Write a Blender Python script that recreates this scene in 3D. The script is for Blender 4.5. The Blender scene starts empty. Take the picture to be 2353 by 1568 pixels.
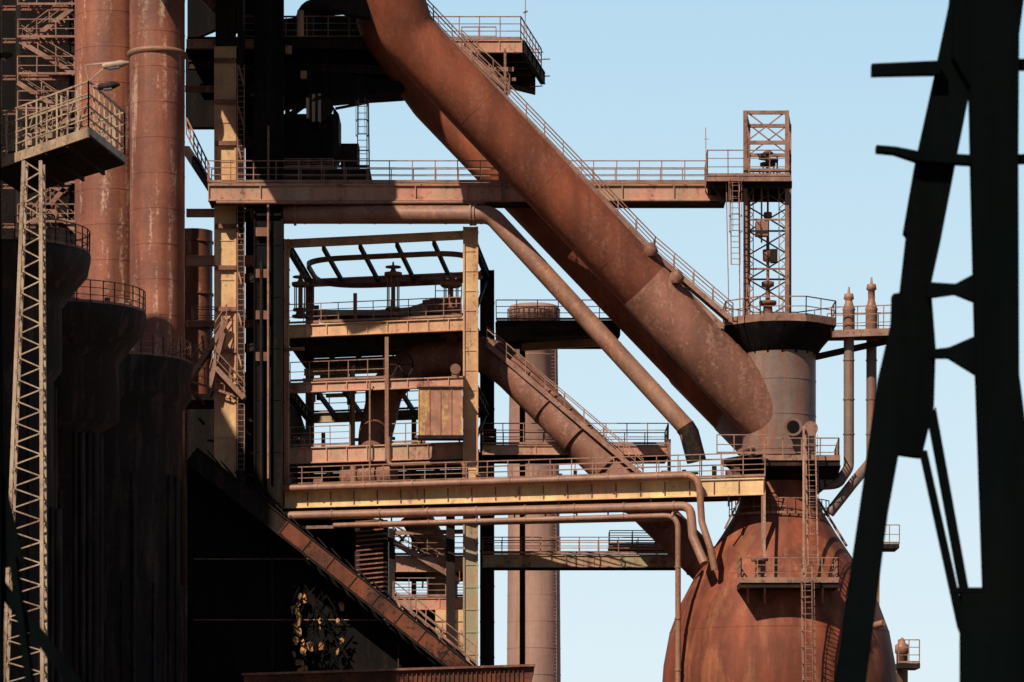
import bpy, math, random
from mathutils import Vector, Matrix
random.seed(7)
V=Vector
# ---------------------------------------------------------------- survey grid (metres)
STN=200.0; K=0.025; HZ=1968; EYE=2.0
def P(u,v,y=0.0):
    s=K*(STN+y)/STN
    return V(((u-1176)*s, y, EYE+(HZ-v)*s))
def X(u,y=0): return P(u,0,y).x
def Z(v,y=0): return P(0,v,y).z
# ---------------------------------------------------------------- materials
def mat(name,c1,c2,c3,scale=0.5,streak=0.5,rough=0.8,bump=0.3,spec=0.25,metal=0.0,fine=5.0,thr=0.55,grime=0.25,g=(0.82,1.15)):
    m=bpy.data.materials.new(name); m.use_nodes=True
    nt=m.node_tree; N=nt.nodes; L=nt.links
    b=N['Principled BSDF']
    b.inputs['Roughness'].default_value=rough
    b.inputs['Specular IOR Level'].default_value=spec
    b.inputs['Metallic'].default_value=metal
    tc=N.new('ShaderNodeTexCoord')
    def noise(sc,det,mapsc=(1,1,1),ro=0.6):
        mp=N.new('ShaderNodeMapping'); mp.inputs['Scale'].default_value=mapsc
        L.new(tc.outputs['Object'],mp.inputs['Vector'])
        n=N.new('ShaderNodeTexNoise'); n.inputs['Scale'].default_value=sc; n.inputs['Detail'].default_value=det
        n.inputs['Roughness'].default_value=ro
        L.new(mp.outputs['Vector'],n.inputs['Vector']); return n.outputs['Fac']
    def rng(s,a,bb,lo=0.0,hi=1.0):
        r=N.new('ShaderNodeMapRange'); r.inputs['From Min'].default_value=a; r.inputs['From Max'].default_value=bb
        r.inputs['To Min'].default_value=lo; r.inputs['To Max'].default_value=hi
        L.new(s,r.inputs['Value']); return r.outputs['Result']
    def mul(a,c):
        x=N.new('ShaderNodeMath'); x.operation='MULTIPLY'; L.new(a,x.inputs[0]); L.new(c,x.inputs[1]); return x.outputs[0]
    def mix(f,a,bb,mode='MIX'):
        x=N.new('ShaderNodeMix'); x.data_type='RGBA'; x.blend_type=mode
        if isinstance(f,float): x.inputs[0].default_value=f
        else: L.new(f,x.inputs[0])
        for s,i in((a,6),(bb,7)):
            if isinstance(s,tuple): x.inputs[i].default_value=(*s,1)
            else: L.new(s,x.inputs[i])
        return x.outputs[2]
    big=noise(scale,6); st=noise(fine*0.35,7,(1,1,0.12)); fi=noise(fine,9,(1,1,1),0.7)
    col=mix(rng(big,0.40,0.62),c1,c2)
    f=N.new('ShaderNodeMath'); f.operation='MULTIPLY_ADD'; f.inputs[1].default_value=streak
    L.new(st,f.inputs[0]); 
    gg=N.new('ShaderNodeMath'); gg.operation='MULTIPLY'; gg.inputs[1].default_value=1-streak
    L.new(fi,gg.inputs[0]); L.new(gg.outputs[0],f.inputs[2])
    col=mix(rng(f.outputs[0],thr-0.04,thr+0.05),col,c3)
    gm=rng(fi,0.3,0.7,g[0],g[1])
    if grime>0: gm=mul(gm,rng(noise(0.8,6,(1,1,0.07)),0.40,0.62,1.0-grime,1.08))
    cc=N.new('ShaderNodeCombineColor')
    for i in range(3): L.new(gm,cc.inputs[i])
    col=mix(1.0,col,cc.outputs[0],'MULTIPLY')
    L.new(col,b.inputs['Base Color'])
    if bump>0:
        bn=N.new('ShaderNodeBump'); bn.inputs['Strength'].default_value=bump; bn.inputs['Distance'].default_value=0.05
        L.new(fi,bn.inputs['Height']); L.new(bn.outputs['Normal'],b.inputs['Normal'])
    return m
M={}
M['red']=mat('rust_red',(0.35,0.092,0.042),(0.23,0.068,0.038),(0.27,0.115,0.075),0.16,0.35,0.7,0.15,0.3,fine=4,thr=.56,grime=.30,g=(.86,1.12))
M['vred']=mat('vessel_rust',(0.28,0.072,0.035),(0.18,0.052,0.03),(0.34,0.115,0.055),0.16,0.85,0.7,0.15,0.3,fine=3,thr=.55,grime=.42,g=(.88,1.1))
M['brown']=mat('rust_brown',(0.28,0.115,0.075),(0.18,0.075,0.05),(0.35,0.18,0.13),0.3,0.5,0.65,0.2,0.35,g=(.85,1.12))
M['silo']=mat('rust_streaked_shell',(0.36,0.12,0.065),(0.24,0.08,0.05),(0.62,0.39,0.28),0.4,0.7,0.55,0.25,0.5,fine=5,thr=0.585,grime=.35)
M['pipe']=mat('weathered_pipe',(0.33,0.175,0.12),(0.26,0.12,0.08),(0.40,0.17,0.08),0.5,0.4,0.55,0.15,0.45,grime=.15)
M['grey']=mat('weathered_grey_steel',(0.26,0.17,0.14),(0.21,0.13,0.105),(0.29,0.105,0.06),0.4,0.85,0.55,0.2,0.45)
M['chim']=mat('pinkish_stack_plate',(0.43,0.25,0.195),(0.37,0.205,0.16),(0.29,0.155,0.12),0.12,0.7,0.7,0.15,0.3,fine=2,thr=0.57,grime=.15,g=(.9,1.08))
M['rail']=mat('handrail_steel',(0.38,0.215,0.155),(0.26,0.13,0.095),(0.14,0.07,0.05),1.0,0.3,0.7,0,0.3,grime=0)
M['beige']=mat('peeling_beige_paint',(0.76,0.48,0.24),(0.60,0.32,0.19),(0.28,0.12,0.07),0.45,0.5,0.7,0.3,0.3,fine=4,thr=0.575,grime=.12)
M['yellow']=mat('faded_yellow_paint',(0.88,0.64,0.31),(0.76,0.45,0.24),(0.40,0.19,0.12),0.25,0.5,0.65,0.2,0.3,fine=3,thr=0.58,grime=.18)
M['pink']=mat('faded_pink_primer',(0.60,0.28,0.20),(0.50,0.32,0.21),(0.22,0.095,0.065),0.45,0.5,0.7,0.3,0.3,fine=3,thr=0.56,grime=.15)
M['green']=mat('faded_green_paint',(0.40,0.37,0.23),(0.50,0.30,0.19),(0.19,0.09,0.065),0.5,0.5,0.7,0.3,0.3,fine=3,thr=0.55,grime=.15)
M['dark']=mat('grimy_shaded_steel',(0.028,0.017,0.013),(0.017,0.012,0.011),(0.055,0.028,0.020),0.5,0.6,0.8,0.3,0.2)  # dark base colour: grimy steel, also stands in for shade
M['shade_black']=mat('shade_black_cladding',(0.009,0.008,0.008),(0.013,0.010,0.009),(0.022,0.015,0.012),0.3,0.7,0.9,0.2,0.1)  # near-black base colour stands in for shade on walls and undersides
M['stove']=mat('shade_dark_stove_plate',(0.042,0.029,0.026),(0.026,0.020,0.019),(0.085,0.055,0.043),0.3,0.85,0.75,0.3,0.25)  # stove plate darkened in the colour to stand in for shade
M['mast']=mat('galvanised_worn',(0.54,0.39,0.26),(0.38,0.26,0.18),(0.2,0.11,0.07),0.8,0.4,0.55,0.1,0.4)
M['black']=mat('shade_black_pylon',(0.003,0.005,0.005),(0.004,0.005,0.005),(0.003,0.004,0.004),0.5,0.5,1.0,0,0.0)  # near-black colour stands in for the unlit foreground steel
M['ochre']=mat('ochre_flaking_plaster',(0.80,0.46,0.18),(0.60,0.26,0.10),(0.10,0.05,0.03),1.2,0.3,0.8,.3,0.1,fine=2.0,thr=.54,grime=0)
M['stripe_y']=mat('hazard_cream',(0.50,0.38,0.26),(0.45,0.33,0.22),(0.3,0.2,0.14),1,0.3,0.7,0,0.2)
M['dirt']=mat('dirt_ground',(0.09,0.068,0.052),(0.065,0.05,0.042),(0.12,0.095,0.07),0.05,0.0,0.95,0.4,0.1,fine=1,grime=0)
M['glass']=mat('lamp_glass',(0.35,0.38,0.4),(0.3,0.33,0.35),(0.4,0.42,0.44),1,0.3,0.2,0,0.6)
M['cab']=mat('cabinet_peeling',(0.50,0.24,0.16),(0.36,0.16,0.11),(0.74,0.48,0.13),1.3,.75,.7,.3,.3,fine=3.4,thr=.52,grime=.1)
M['rdk']=mat('rusted_flange',(0.24,0.075,0.038),(0.10,0.042,0.03),(0.03,0.02,0.018),.5,.3,.8,.3,.2)
# ---------------------------------------------------------------- mesh builder
UP=V((0,0,1))
class B:
    def __init__(s,name):
        s.n=name; s.v=[]; s.f=[]; s.mi=[]; s.sm=[]; s.mats=[]
    def m(s,k):
        if k not in s.mats: s.mats.append(k)
        return s.mats.index(k)
    def add(s,vs,fs,k,smooth=False):
        o=len(s.v); i=s.m(k)
        s.v+= [tuple(a) for a in vs]
        for f in fs:
            s.f.append([o+j for j in f]); s.mi.append(i); s.sm.append(smooth)
    def beam(s,a,b,w,h,k,up=UP):
        a=V(a);b=V(b);d=(b-a)
        if d.length<1e-4: return
        d.normalize()
        if abs(d.dot(up))>0.99: up=V((0,1,0))
        sd=d.cross(up).normalized(); u=sd.cross(d).normalized()
        vs=[]
        for p in(a,b):
            for x,y in((-1,-1),(1,-1),(1,1),(-1,1)): vs.append(p+sd*(x*w/2)+u*(y*h/2))
        s.add(vs,[(0,3,2,1),(4,5,6,7),(0,1,5,4),(1,2,6,5),(2,3,7,6),(3,0,4,7)],k)
    def box(s,lo,hi,k):
        x0,y0,z0=lo;x1,y1,z1=hi
        vs=[(x0,y0,z0),(x1,y0,z0),(x1,y1,z0),(x0,y1,z0),(x0,y0,z1),(x1,y0,z1),(x1,y1,z1),(x0,y1,z1)]
        s.add(vs,[(0,3,2,1),(4,5,6,7),(0,1,5,4),(1,2,6,5),(2,3,7,6),(3,0,4,7)],k)
    def prism(s,pts,y,t,k):
        f=[P(u,v,y) for u,v in pts]; n=len(f)
        bk=[p+V((0,t,0)) for p in f]
        s.add(f+bk,[tuple(range(n)),tuple(range(2*n-1,n-1,-1))]+[(i,n+i,n+(i+1)%n,(i+1)%n) for i in range(n)],k)
    def plate(s,pts,t,k):
        n=len(pts); f=[V(p) for p in pts]; bk=[p-V((0,0,t)) for p in f]
        s.add(f+bk,[tuple(range(n)),tuple(range(2*n-1,n-1,-1))]+[(i,n+i,n+(i+1)%n,(i+1)%n) for i in range(n)],k)
    def tube(s,pts,r,k,seg=20,caps=True):
        pts=[V(p) for p in pts]; n=len(pts)
        R=r if isinstance(r,(list,tuple)) else [r]*n
        t=[(pts[min(i+1,n-1)]-pts[max(i-1,0)]).normalized() for i in range(n)]
        ref=UP if abs(t[0].z)<0.95 else V((0,1,0))
        nx=t[0].cross(ref).normalized(); vs=[]
        for i in range(n):
            nx=(nx-t[i]*nx.dot(t[i])).normalized(); ny=t[i].cross(nx)
            for j in range(seg):
                a=2*math.pi*j/seg; vs.append(pts[i]+(nx*math.cos(a)+ny*math.sin(a))*R[i])
        fs=[(i*seg+j,i*seg+(j+1)%seg,(i+1)*seg+(j+1)%seg,(i+1)*seg+j) for i in range(n-1) for j in range(seg)]
        s.add(vs,fs,k,True)
        if caps:
            s.add(vs[:seg],[tuple(range(seg))[::-1]],k); s.add(vs[-seg:],[tuple(range(seg))],k)
    def bands(s,a,b,r,sp,k,w=0.1,e=0.03,seg=32):
        a=V(a);b=V(b);d=b-a;L=d.length;d.normalize();n=int(L/sp)
        for i in range(1,n+1):
            c=a+d*(i*sp); s.tube([c-d*w/2,c+d*w/2],r+e,k,seg)
    def lathe(s,c,prof,k,seg=48):
        vs=[];n=len(prof)
        for z,r in prof:
            for j in range(seg):
                a=2*math.pi*j/seg; vs.append((c[0]+r*math.cos(a),c[1]+r*math.sin(a),z))
        fs=[(i*seg+j,i*seg+(j+1)%seg,(i+1)*seg+(j+1)%seg,(i+1)*seg+j) for i in range(n-1) for j in range(seg)]
        s.add(vs,fs,k,True)
        s.add(vs[:seg],[tuple(range(seg))],k); s.add(vs[-seg:],[tuple(range(seg))],k)
    def ibeam(s,a,b,h,w,k,sp=1.3,t=0.07,ks=None):
        a=V(a);b=V(b);d=(b-a);L=d.length;d.normalize()
        sd=d.cross(UP).normalized(); u=sd.cross(d).normalized()
        s.beam(a+u*(h/2-t/2),b+u*(h/2-t/2),w,t,k); s.beam(a-u*(h/2-t/2),b-u*(h/2-t/2),w,t,k)
        s.beam(a,b,max(t,w*.45),h-2*t,k)
        n=max(1,round(L/sp))
        for i in range(n+1):
            c=a+d*(0.04+(L-0.08)*i/n); s.beam(c-u*(h/2-t),c+u*(h/2-t),w-0.03,0.05,ks or k,up=d)
    def col(s,x,y,z0,z1,w,dp,k,sp=2.2):
        s.box((x-w/2,y-dp/2,z0),(x+w/2,y+dp/2,z1),k)
        z=z0+sp*0.5
        while z<z1-0.2:
            s.box((x-w/2-0.035,y-dp/2-0.035,z),(x+w/2+0.035,y+dp/2+0.035,z+0.07),k); z+=sp
        for e in(-1,1): s.box((x+e*(w/2-0.03)-0.05,y-dp/2-0.09,z0),(x+e*(w/2-0.03)+0.05,y-dp/2-0.004,z1),k)
    def rail(s,pts,h=1.1,sp=1.4,k='rail',w=0.06,toe=True,mids=(0.5,)):
        for a,b in zip(pts[:-1],pts[1:]):
            a=V(a);b=V(b);L=(b-a).length;n=max(1,round(L/sp))
            s.beam(a+UP*h,b+UP*h,w,w,k)
            for q in mids: s.beam(a+UP*h*q,b+UP*h*q,w*0.75,w*0.75,k)
            if toe: s.beam(a+UP*0.08,b+UP*0.08,0.03,0.13,k)
            for i in range(n+1):
                p=a+(b-a)*(i/n); s.beam(p,p+UP*h+V((random.uniform(-.02,.02),0,0)),w,w,k)
    def stairs(s,a,b,wd=0.9,k='rail',sides=True,off=V((0,1,0)),tread=0.3):
        a=V(a);b=V(b)
        for o in(0,wd):
            s.beam(a+off*o,b+off*o,0.07,0.28,k)
            if sides: s.rail([a+off*o,b+off*o],1.0,1.5,k,0.055,False)
        L=(b-a).length;n=int(L/tread)
        for i in range(1,n):
            p=a+(b-a)*(i/n); s.beam(p+off*0.05,p+off*(wd-0.05),0.24,0.03,k)
    def ladder(s,a,b,w=0.45,k='rail',cage=True,ax=V((1,0,0)),out=V((0,-1,0)),sp=0.32):
        a=V(a);b=V(b);d=(b-a);L=d.length;d.normalize()
        for e in(-1,1): s.beam(a+ax*e*w/2,b+ax*e*w/2,0.06,0.06,k)
        n=int(L/sp)
        for i in range(n+1):
            p=a+d*(i*sp); s.beam(p-ax*w/2,p+ax*w/2,0.035,0.035,k)
        if cage:
            n=int(L/0.9)
            for i in range(2,n+1):
                p=a+d*(i*0.9); q=[p+ax*math.cos(t)*0.36+out*(math.sin(t)*0.42+0.32) for t in [math.pi*(-0.15+1.3*j/8) for j in range(9)]]
                q=[p+ax*w/2]+q+[p-ax*w/2]
                for m,nn in zip(q[:-1],q[1:]): s.beam(m,nn,0.05,0.02,k)
            for t in(0.0,0.33,0.67,1.0):
                o=ax*math.cos(math.pi*t)*0.36+out*(math.sin(math.pi*t)*0.42+0.32)
                s.beam(a+d*1.8+o,b+o,0.03,0.03,k)
    def ring(s,c,r,z,w,k,a0=0,a1=360,n=32):
        p=[V((c[0]+r*math.cos(math.radians(a0+(a1-a0)*i/n)),c[1]+r*math.sin(math.radians(a0+(a1-a0)*i/n)),z)) for i in range(n+1)]
        for a,b in zip(p[:-1],p[1:]): s.beam(a,b,w,w,k)
        return p
    def done(s):
        me=bpy.data.meshes.new(s.n); me.from_pydata(s.v,[],s.f)
        for k in s.mats: me.materials.append(M[k])
        me.polygons.foreach_set('material_index',s.mi); me.polygons.foreach_set('use_smooth',s.sm)
        me.update(); o=bpy.data.objects.new(s.n,me); bpy.context.scene.collection.objects.link(o)
        return o
def fillet(pts,rad,n=8):
    pts=[V(p) for p in pts]; out=[pts[0]]
    for i in range(1,len(pts)-1):
        a=(pts[i-1]-pts[i]);b=(pts[i+1]-pts[i]); ang=a.angle(b); 
        t=min(rad/math.tan(ang/2),a.length*0.49,b.length*0.49)
        p0=pts[i]+a.normalized()*t;p1=pts[i]+b.normalized()*t
        for j in range(n+1):
            q=j/n; out.append(p0*(1-q)**2+pts[i]*2*q*(1-q)+p1*q*q)
    out.append(pts[-1]); return out
def circ(c,r,z,a0,a1,n=16):
    return [V((c[0]+r*math.cos(math.radians(a0+(a1-a0)*i/n)),c[1]+r*math.sin(math.radians(a0+(a1-a0)*i/n)),z)) for i in range(n+1)]

# ================================================================ ground
g=B('ground'); g.add([(-3000,-3000,0),(3000,-3000,0),(3000,5000,0),(-3000,5000,0)],[(0,1,2,3)],'dirt'); g.done()

# ================================================================ chimney stack
b=B('chimney_stack'); y=120; c=(X(1226,y),y); k=K*(STN+y)/STN
b.lathe(c,[(0,66*k),(Z(1568,y),62*k),(Z(1100,y),58.5*k),(Z(730,y),54*k),(Z(728,y),57*k),(Z(705,y),56*k),(Z(703,y),50*k)],'chim',48)
for v in range(760,1568,61): b.lathe(c,[(Z(v,y),(54+ (v-730)*0.0095)*k+.03),(Z(v-2,y),(54+(v-730)*0.0095)*k+.03)],'chim',48)
b.ladder(V((c[0]+1.9,y-1.7,0)),V((c[0]+1.7,y-1.5,Z(760,y))),0.5,'rail',False)
b.rail(circ(c,60*k,Z(745,y),150,390,20),1.3,1.6)
b.done()

# ================================================================ dust catcher vessel
b=B('dust_catcher_vessel'); cu=1790; c=(X(cu),0)
prof=[(Z(1568+290),120),(Z(1740),225),(Z(1680),258),(Z(1600),271),(Z(1530),266),(Z(1455),252),(Z(1390),228),(Z(1330),196),(Z(1280),165),(Z(1228),130),(Z(1178),100),(Z(1132),84),(Z(1095),78)]
b.lathe(c,[(z,r*K) for z,r in prof],'vred',72)
b.lathe(c,[(Z(1096),84*K),(Z(752),84*K)],'grey',64)
for v in(1040,960,880,800): b.lathe(c,[(Z(v),84*K+.02),(Z(v-3),84*K+.02)],'grey',64)
for a in(45,135,225,315):
    a=math.radians(a); b.tube([V((c[0]+5.3*math.cos(a),5.3*math.sin(a),0)),V((c[0]+5.3*math.cos(a),5.3*math.sin(a),Z(1700)))],0.45,'red')
zt=Z(745)
o=[V((c[0]+3.35*math.cos(math.radians(22.5+45*i)),3.1*math.sin(math.radians(22.5+45*i)),zt)) for i in range(8)]
b.plate(o,0.22,'dark')
o2=[V((c[0]+3.39*math.cos(math.radians(22.5+45*i)),3.14*math.sin(math.radians(22.5+45*i)),zt+.03)) for i in range(8)]
for p,q in zip(o2,o2[1:]+o2[:1]): b.beam(p-UP*.12,q-UP*.12,0.08,0.36,'rail')
b.rail(o2+[o2[0]],1.1,1.2)
for i in range(16):
    a=2*math.pi*i/16; d=V((math.cos(a),math.sin(a),0)); cc=V((c[0],0,0))
    b.beam(cc+d*2.05+UP*(zt-1.9),cc+d*3.15+UP*(zt-.3),0.08,0.1,'shade_black')
b.lathe(c,[(Z(815),85*K+.02),(Z(785),112*K),(Z(756),126*K)],'shade_black',48)  # skirt coloured black in place of shade under the deck
# nozzles
b.tube([P(1822,985,-1.0),P(1822,981,-2.9)],0.40,'grey',24); b.tube([P(1822,981,-2.85),P(1822,981,-3.0)],0.52,'grey',24)
b.tube([P(1822,981,-2.99),P(1822,981,-3.02)],0.36,'shade_black',24)
b.tube([P(1862,985,-1.0),P(1862,985,-3.6)],0.30,'pipe',20);b.tube([P(1862,985,-3.6),P(1862,985,-3.75)],0.42,'rail',20)
b.tube([P(1735,1030,-1),P(1700,1040,-3)],0.2,'pipe',12)
# ring platform
zr=Z(1058)
b.plate([V((c[0]+3.3*math.cos(math.radians(a)),3.2*math.sin(math.radians(a)),zr)) for a in range(0,360,20)],0.25,'dark')
b.lathe(c,[(Z(1112),80*K),(Z(1070),122*K),(Z(1062),126*K)],'shade_black',48)  # black underside colour replaces shade below the ring platform
b.plate([P(1752,1056,-3.6),P(1930,1056,-3.6),V((X(1930),2.5,Z(1056,-3.6))),V((X(1752),2.5,Z(1056,-3.6)))],0.35,'dark')
b.beam(P(1752,1052,-3.66),P(1930,1052,-3.66),0.06,0.3,'rail')
b.rail([P(1755,1056,-3.55),P(1927,1056,-3.55),V((X(1927),2.4,Z(1056,-3.55)))],1.2,1.0,'rail',0.065,True,(0.33,0.66))
b.rail([V((X(1640),-3,zr)),V((X(1755),-3,zr))],1.1,1.0)
b.prism([(1880,1070),(1932,1070),(1925,1095),(1890,1124),(1880,1124)],-3.0,3.0,'shade_black')
# lower platform
zl=Z(1338,-7)
b.plate([P(1700,1338,-7.4),P(1927,1338,-7.4),V((X(1927,-7.4),-3.6,zl)),V((X(1700,-7.4),-3.6,zl))],0.3,'dark')
b.beam(P(1700,1333,-7.45),P(1927,1333,-7.45),0.08,0.3,'rail')
b.rail([V((X(1703,-7.4),-4,zl)),P(1703,1338,-7.4),P(1925,1338,-7.4),V((X(1925,-7.4),-4,zl))],1.35,0.95,'rail',0.06,True,(0.4,0.7))
for u in(1718,1757,1890): b.beam(P(u,1338,-7.2),P(u,1385,-6.0),0.12,0.12,'rail')
b.beam(P(1756,1110,-3.7),P(1756,1338,-7.0),0.14,0.14,'rail')
b.tube([P(1745,1338,-6.8),P(1745,1290,-6.8)],0.25,'brown',12)
b.lathe((X(1745,-6.8),-6.8),[(Z(1290,-6.8),0.45),(Z(1284,-6.8),0.5),(Z(1278,-6.8),0.1)],'brown',16)
# ladders
b.ladder(P(1868,1300,-7.0),P(1862,1000,-4.6),0.55,'rail',True)
b.beam(P(1846,1340,-6.8),P(1846,980,-3.9),0.12,0.12,'rail')
b.ladder(V((X(1862,-8.2),-8.2,0)),P(1854,1300,-8.2),0.55,'rail',True)
for i in(3,5,7): z,r=prof[i]; b.lathe(c,[(z-.03,r*K+.008),(z+.03,r*K+.008)],'vred',72)
b.beam(P(1880,1150,-1),P(1945,1255,-2),0.12,0.12,'rail')
b.beam(P(1720,1105,-3.2),P(1665,1215,-3.4),.1,.1,'rail')
b.tube([P(2010,1438,-4.2),P(2030,1432,-4.6)],0.2,'pipe',10)
b.rail(circ(c,2.95,Z(1180,-3),-170,-20,16),.9,.8,'rail',.05)
b.done()

# ================================================================ downcomers
def downcomer(pts,r,walk):
    b=B('downcomer_pipe')
    f=fillet(pts,2.6,10)
    b.tube(f,r,'red',48)
    a,e=pts[-2],pts[-1]
    b.bands(a,e-(e-a).normalized()*4.5,r,5.6,'red',0.05,0.008,48)
    d=(e-a).normalized()
    b.tube([e-d*11,e-d*10.95,e-d*0.2],[r+.005,r+.03,r+.03],'brown',48)
    b.tube([e-d*4.9,e-d*4.8,e-d*0.3],[r+.04,r+.065,r+.065],'brown',48)
    if walk:
        y0,y1=-5,-1.5
        n=V((-d.z,0,d.x)).normalized(); n=-n if n.z<0 else n
        s0=P(905,-30,y0-0.6); s1=P(1500,588,y1-1.0); s2=P(1684,738,-2.2)
        b.stairs(s0+n*0.15,s1+n*0.15,1.1); b.stairs(s1+n*0.15,s2,1.1)
        for i in range(20):
            p=s0+(s1-s0)*(i/20.); b.beam(p-n*0.5,p+n*0.15,0.1,0.1,'rail'); b.beam(p-n*0.5+V((0,1.1,0)),p+n*0.15+V((0,1.1,0)),0.1,0.1,'rail')
        b.beam(P(1500,600,y1-.6),P(1660,752,-2),0.15,0.35,'rail')
        for u,v in((1495,578),(1555,640)): b.lathe((X(u,-3.5),-3.0),[(Z(v+12,-3),.3),(Z(v,-3),.45),(Z(v-14,-3),.3),(Z(v-20,-3),.1)],'brown',16)
    b.done()
downcomer([P(888,-300,-7),P(897,-40,-6),P(936,80,-5),P(1780,978,-0.3)],63*K,True)
downcomer([P(860,-200,7),P(880,60,7),P(998,225,7),P(1700,955,3.5),P(1775,1030,.3)],62*K,False)

# ================================================================ lattice tower above dust catcher
b=B('bleeder_valve_tower')
zb=zt+0.03; ztop=Z(255,-2); zm=Z(392,-2)
FLx,FRx=X(1712,-2),X(1808,-2); dx=0.42
cor=[V((FLx,-2,0)),V((FRx,-2,0)),V((FRx+dx,1.6,0)),V((FLx+dx,1.6,0))]
for q in cor: b.beam(q+UP*zb,q+UP*ztop,0.22,0.22,'rail')
for i in range(4):
    a,e=cor[i],cor[(i+1)%4]
    for z in(ztop-.1,Z(328,-2),zm): b.beam(a+UP*z,e+UP*z,0.16,0.2,'rail')
    b.beam(a+UP*ztop,e+UP*(Z(328,-2)),0.07,0.07,'rail'); b.beam(e+UP*ztop,a+UP*(Z(328,-2)),0.07,0.07,'rail')
    n=6; h=(zm-zb)/n
    for j in range(n):
        z0=zb+j*h
        if i in(1,3,2):
            b.beam(a+UP*z0,e+UP*(z0+h),0.08,0.08,'rail'); b.beam(e+UP*z0,a+UP*(z0+h),0.08,0.08,'rail')
        if j%2==0: b.beam(a+UP*z0,e+UP*z0,0.09,0.1,'rail')
for e in(0.12,1.95):
    xx=FLx+e
    for o in(0,.36): b.beam(V((xx+o,-1.6,zb)),V((xx+o,-1.6,zm)),0.05,0.05,'rail')
    n=24;h=(zm-zb)/n
    for j in range(n): b.beam(V((xx+(.36 if j%2 else 0),-1.6,zb+j*h)),V((xx+(0 if j%2 else .36),-1.6,zb+j*h+h)),0.04,0.04,'rail')
cx,cy=X(1765,-1),-0.6
pr=[(738,.5),(730,.5),(726,.3),(700,.25),(698,.5),(690,.5),(688,.14),(660,.12),(655,.36),(646,.36),(643,.09),(600,.09),(597,.28),(572,.30),(570,.1),(540,.08),(500,.08),(498,.24),(486,.24),(484,.06),(440,.06),(380,.06),(378,.45),(372,.45),(370,.15),(352,.15),(350,.35),(345,.2)]
b.lathe((cx,cy),[(Z(v,-1),r) for v,r in pr],'brown',20)
b.box((cx-0.75,cy-.9,Z(545,-1)),(cx-0.05,cy-.3,Z(512,-1)),'pipe')
b.box((cx+0.1,cy-.8,Z(605,-1)),(cx+.5,cy-.3,Z(575,-1)),'dark')
b.tube([(cx-.4,cy-.6,Z(560,-1)),(cx-.4,cy-.6,Z(420,-1))],.05,'rail',8)
for i in range(6): b.beam((cx-.5+.2*i,cy-.5,zm),(cx-.5+.2*i,cy-.5,zm+.3+.35*(i%3)),.09,.09,'dark')
b.beam((cx-.55,cy-.5,zm+.9),(cx+.55,cy-.5,zm+.7),.12,.2,'dark')
zp=Z(408,-2.5)
b.plate([(X(1622,-3),-3,zp),(X(1818,-3),-3,zp),(X(1830,-3),2.8,zp),(X(1640,-3),2.8,zp)],0.15,'dark')
b.ibeam((X(1622,-3),-3.02,zp-.15),(X(1818,-3),-3.02,zp-.15),0.34,0.12,'rail',1.5,0.05)
for q in(-2.2,0,2): b.beam((X(1640,-3),q,zp-.35),(X(1822,-3),q,zp-.35),0.15,0.4,'dark')
b.rail([(X(1632,-3),2.6,zp),(X(1625,-3),-2.95,zp),(X(1816,-3),-2.95,zp),(X(1826,-3),2.6,zp)],1.45,1.1,'rail',0.055,True,(.35,.68))
b.prism([(1630,415),(1700,415),(1700,440),(1660,458)],-1,1.5,'dark')
b.beam(P(1622,400,-3),P(1621,293,-3),.04,.04,'rail'); b.beam(P(1617,320,-3),P(1628,320,-3),.03,.03,'rail')
b.ladder(P(1690,608,-2.9),P(1688,410,-2.9),0.5,'rail',True)
b.beam(P(1700,740,-2.6),P(1697,410,-2.6),.06,.06,'rail');b.beam(P(1675,740,-2.6),P(1668,410,-2.6),.05,.05,'rail')
b.done()

b=B('service_footbridge')
zq=Z(772,0)
b.plate([(X(1905),-1.2,zq),(X(2080),-2.2,zq),(X(2080),0.8,zq),(X(1905),1.2,zq)],.12,'dark')
b.beam((X(1905),-1.25,zq-.1),(X(2080),-2.25,zq-.1),.08,.35,'rail')
b.beam(P(1868,822,0),P(2080,775,-1),.2,.35,'dark')
b.rail([(X(1905),-1.2,zq),(X(2080),-2.2,zq)],1.45,1.3,'rail',.055,True,(.35,.68)); b.rail([(X(1905),1.1,zq),(X(2080),.8,zq)],1.45,1.3)
b.done()
for u,vt,yy,path in((1950,690,-.6,[(1950,1075),(1925,1112),(1880,1115)]),(2002,668,0.4,[(2002,1060),(1960,1110),(1905,1180)])):
    b=B('vent_pipe')
    b.lathe((X(u,yy),yy),[(Z(775,yy),.30),(Z(770,yy),.34),(Z(715,yy),.34),(Z(712,yy),.38),(Z(700,yy),.26),(Z(690,yy),.2),(Z(vt,yy),.2),(Z(vt-2,yy),.3),(Z(vt-14,yy),.26),(Z(vt-16,yy),.08),(Z(vt-30,yy),.05)],'pipe',16)
    b.tube(fillet([P(u,775,yy)]+[P(a,c_,yy if i==0 else -2.0) for i,(a,c_) in enumerate(path)],.6,6),12*K,'grey',16)
    for v in(830,920,1000): b.tube([P(u,v,yy),P(u,v-3,yy)],13.5*K,'grey',16)
    b.done()

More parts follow.
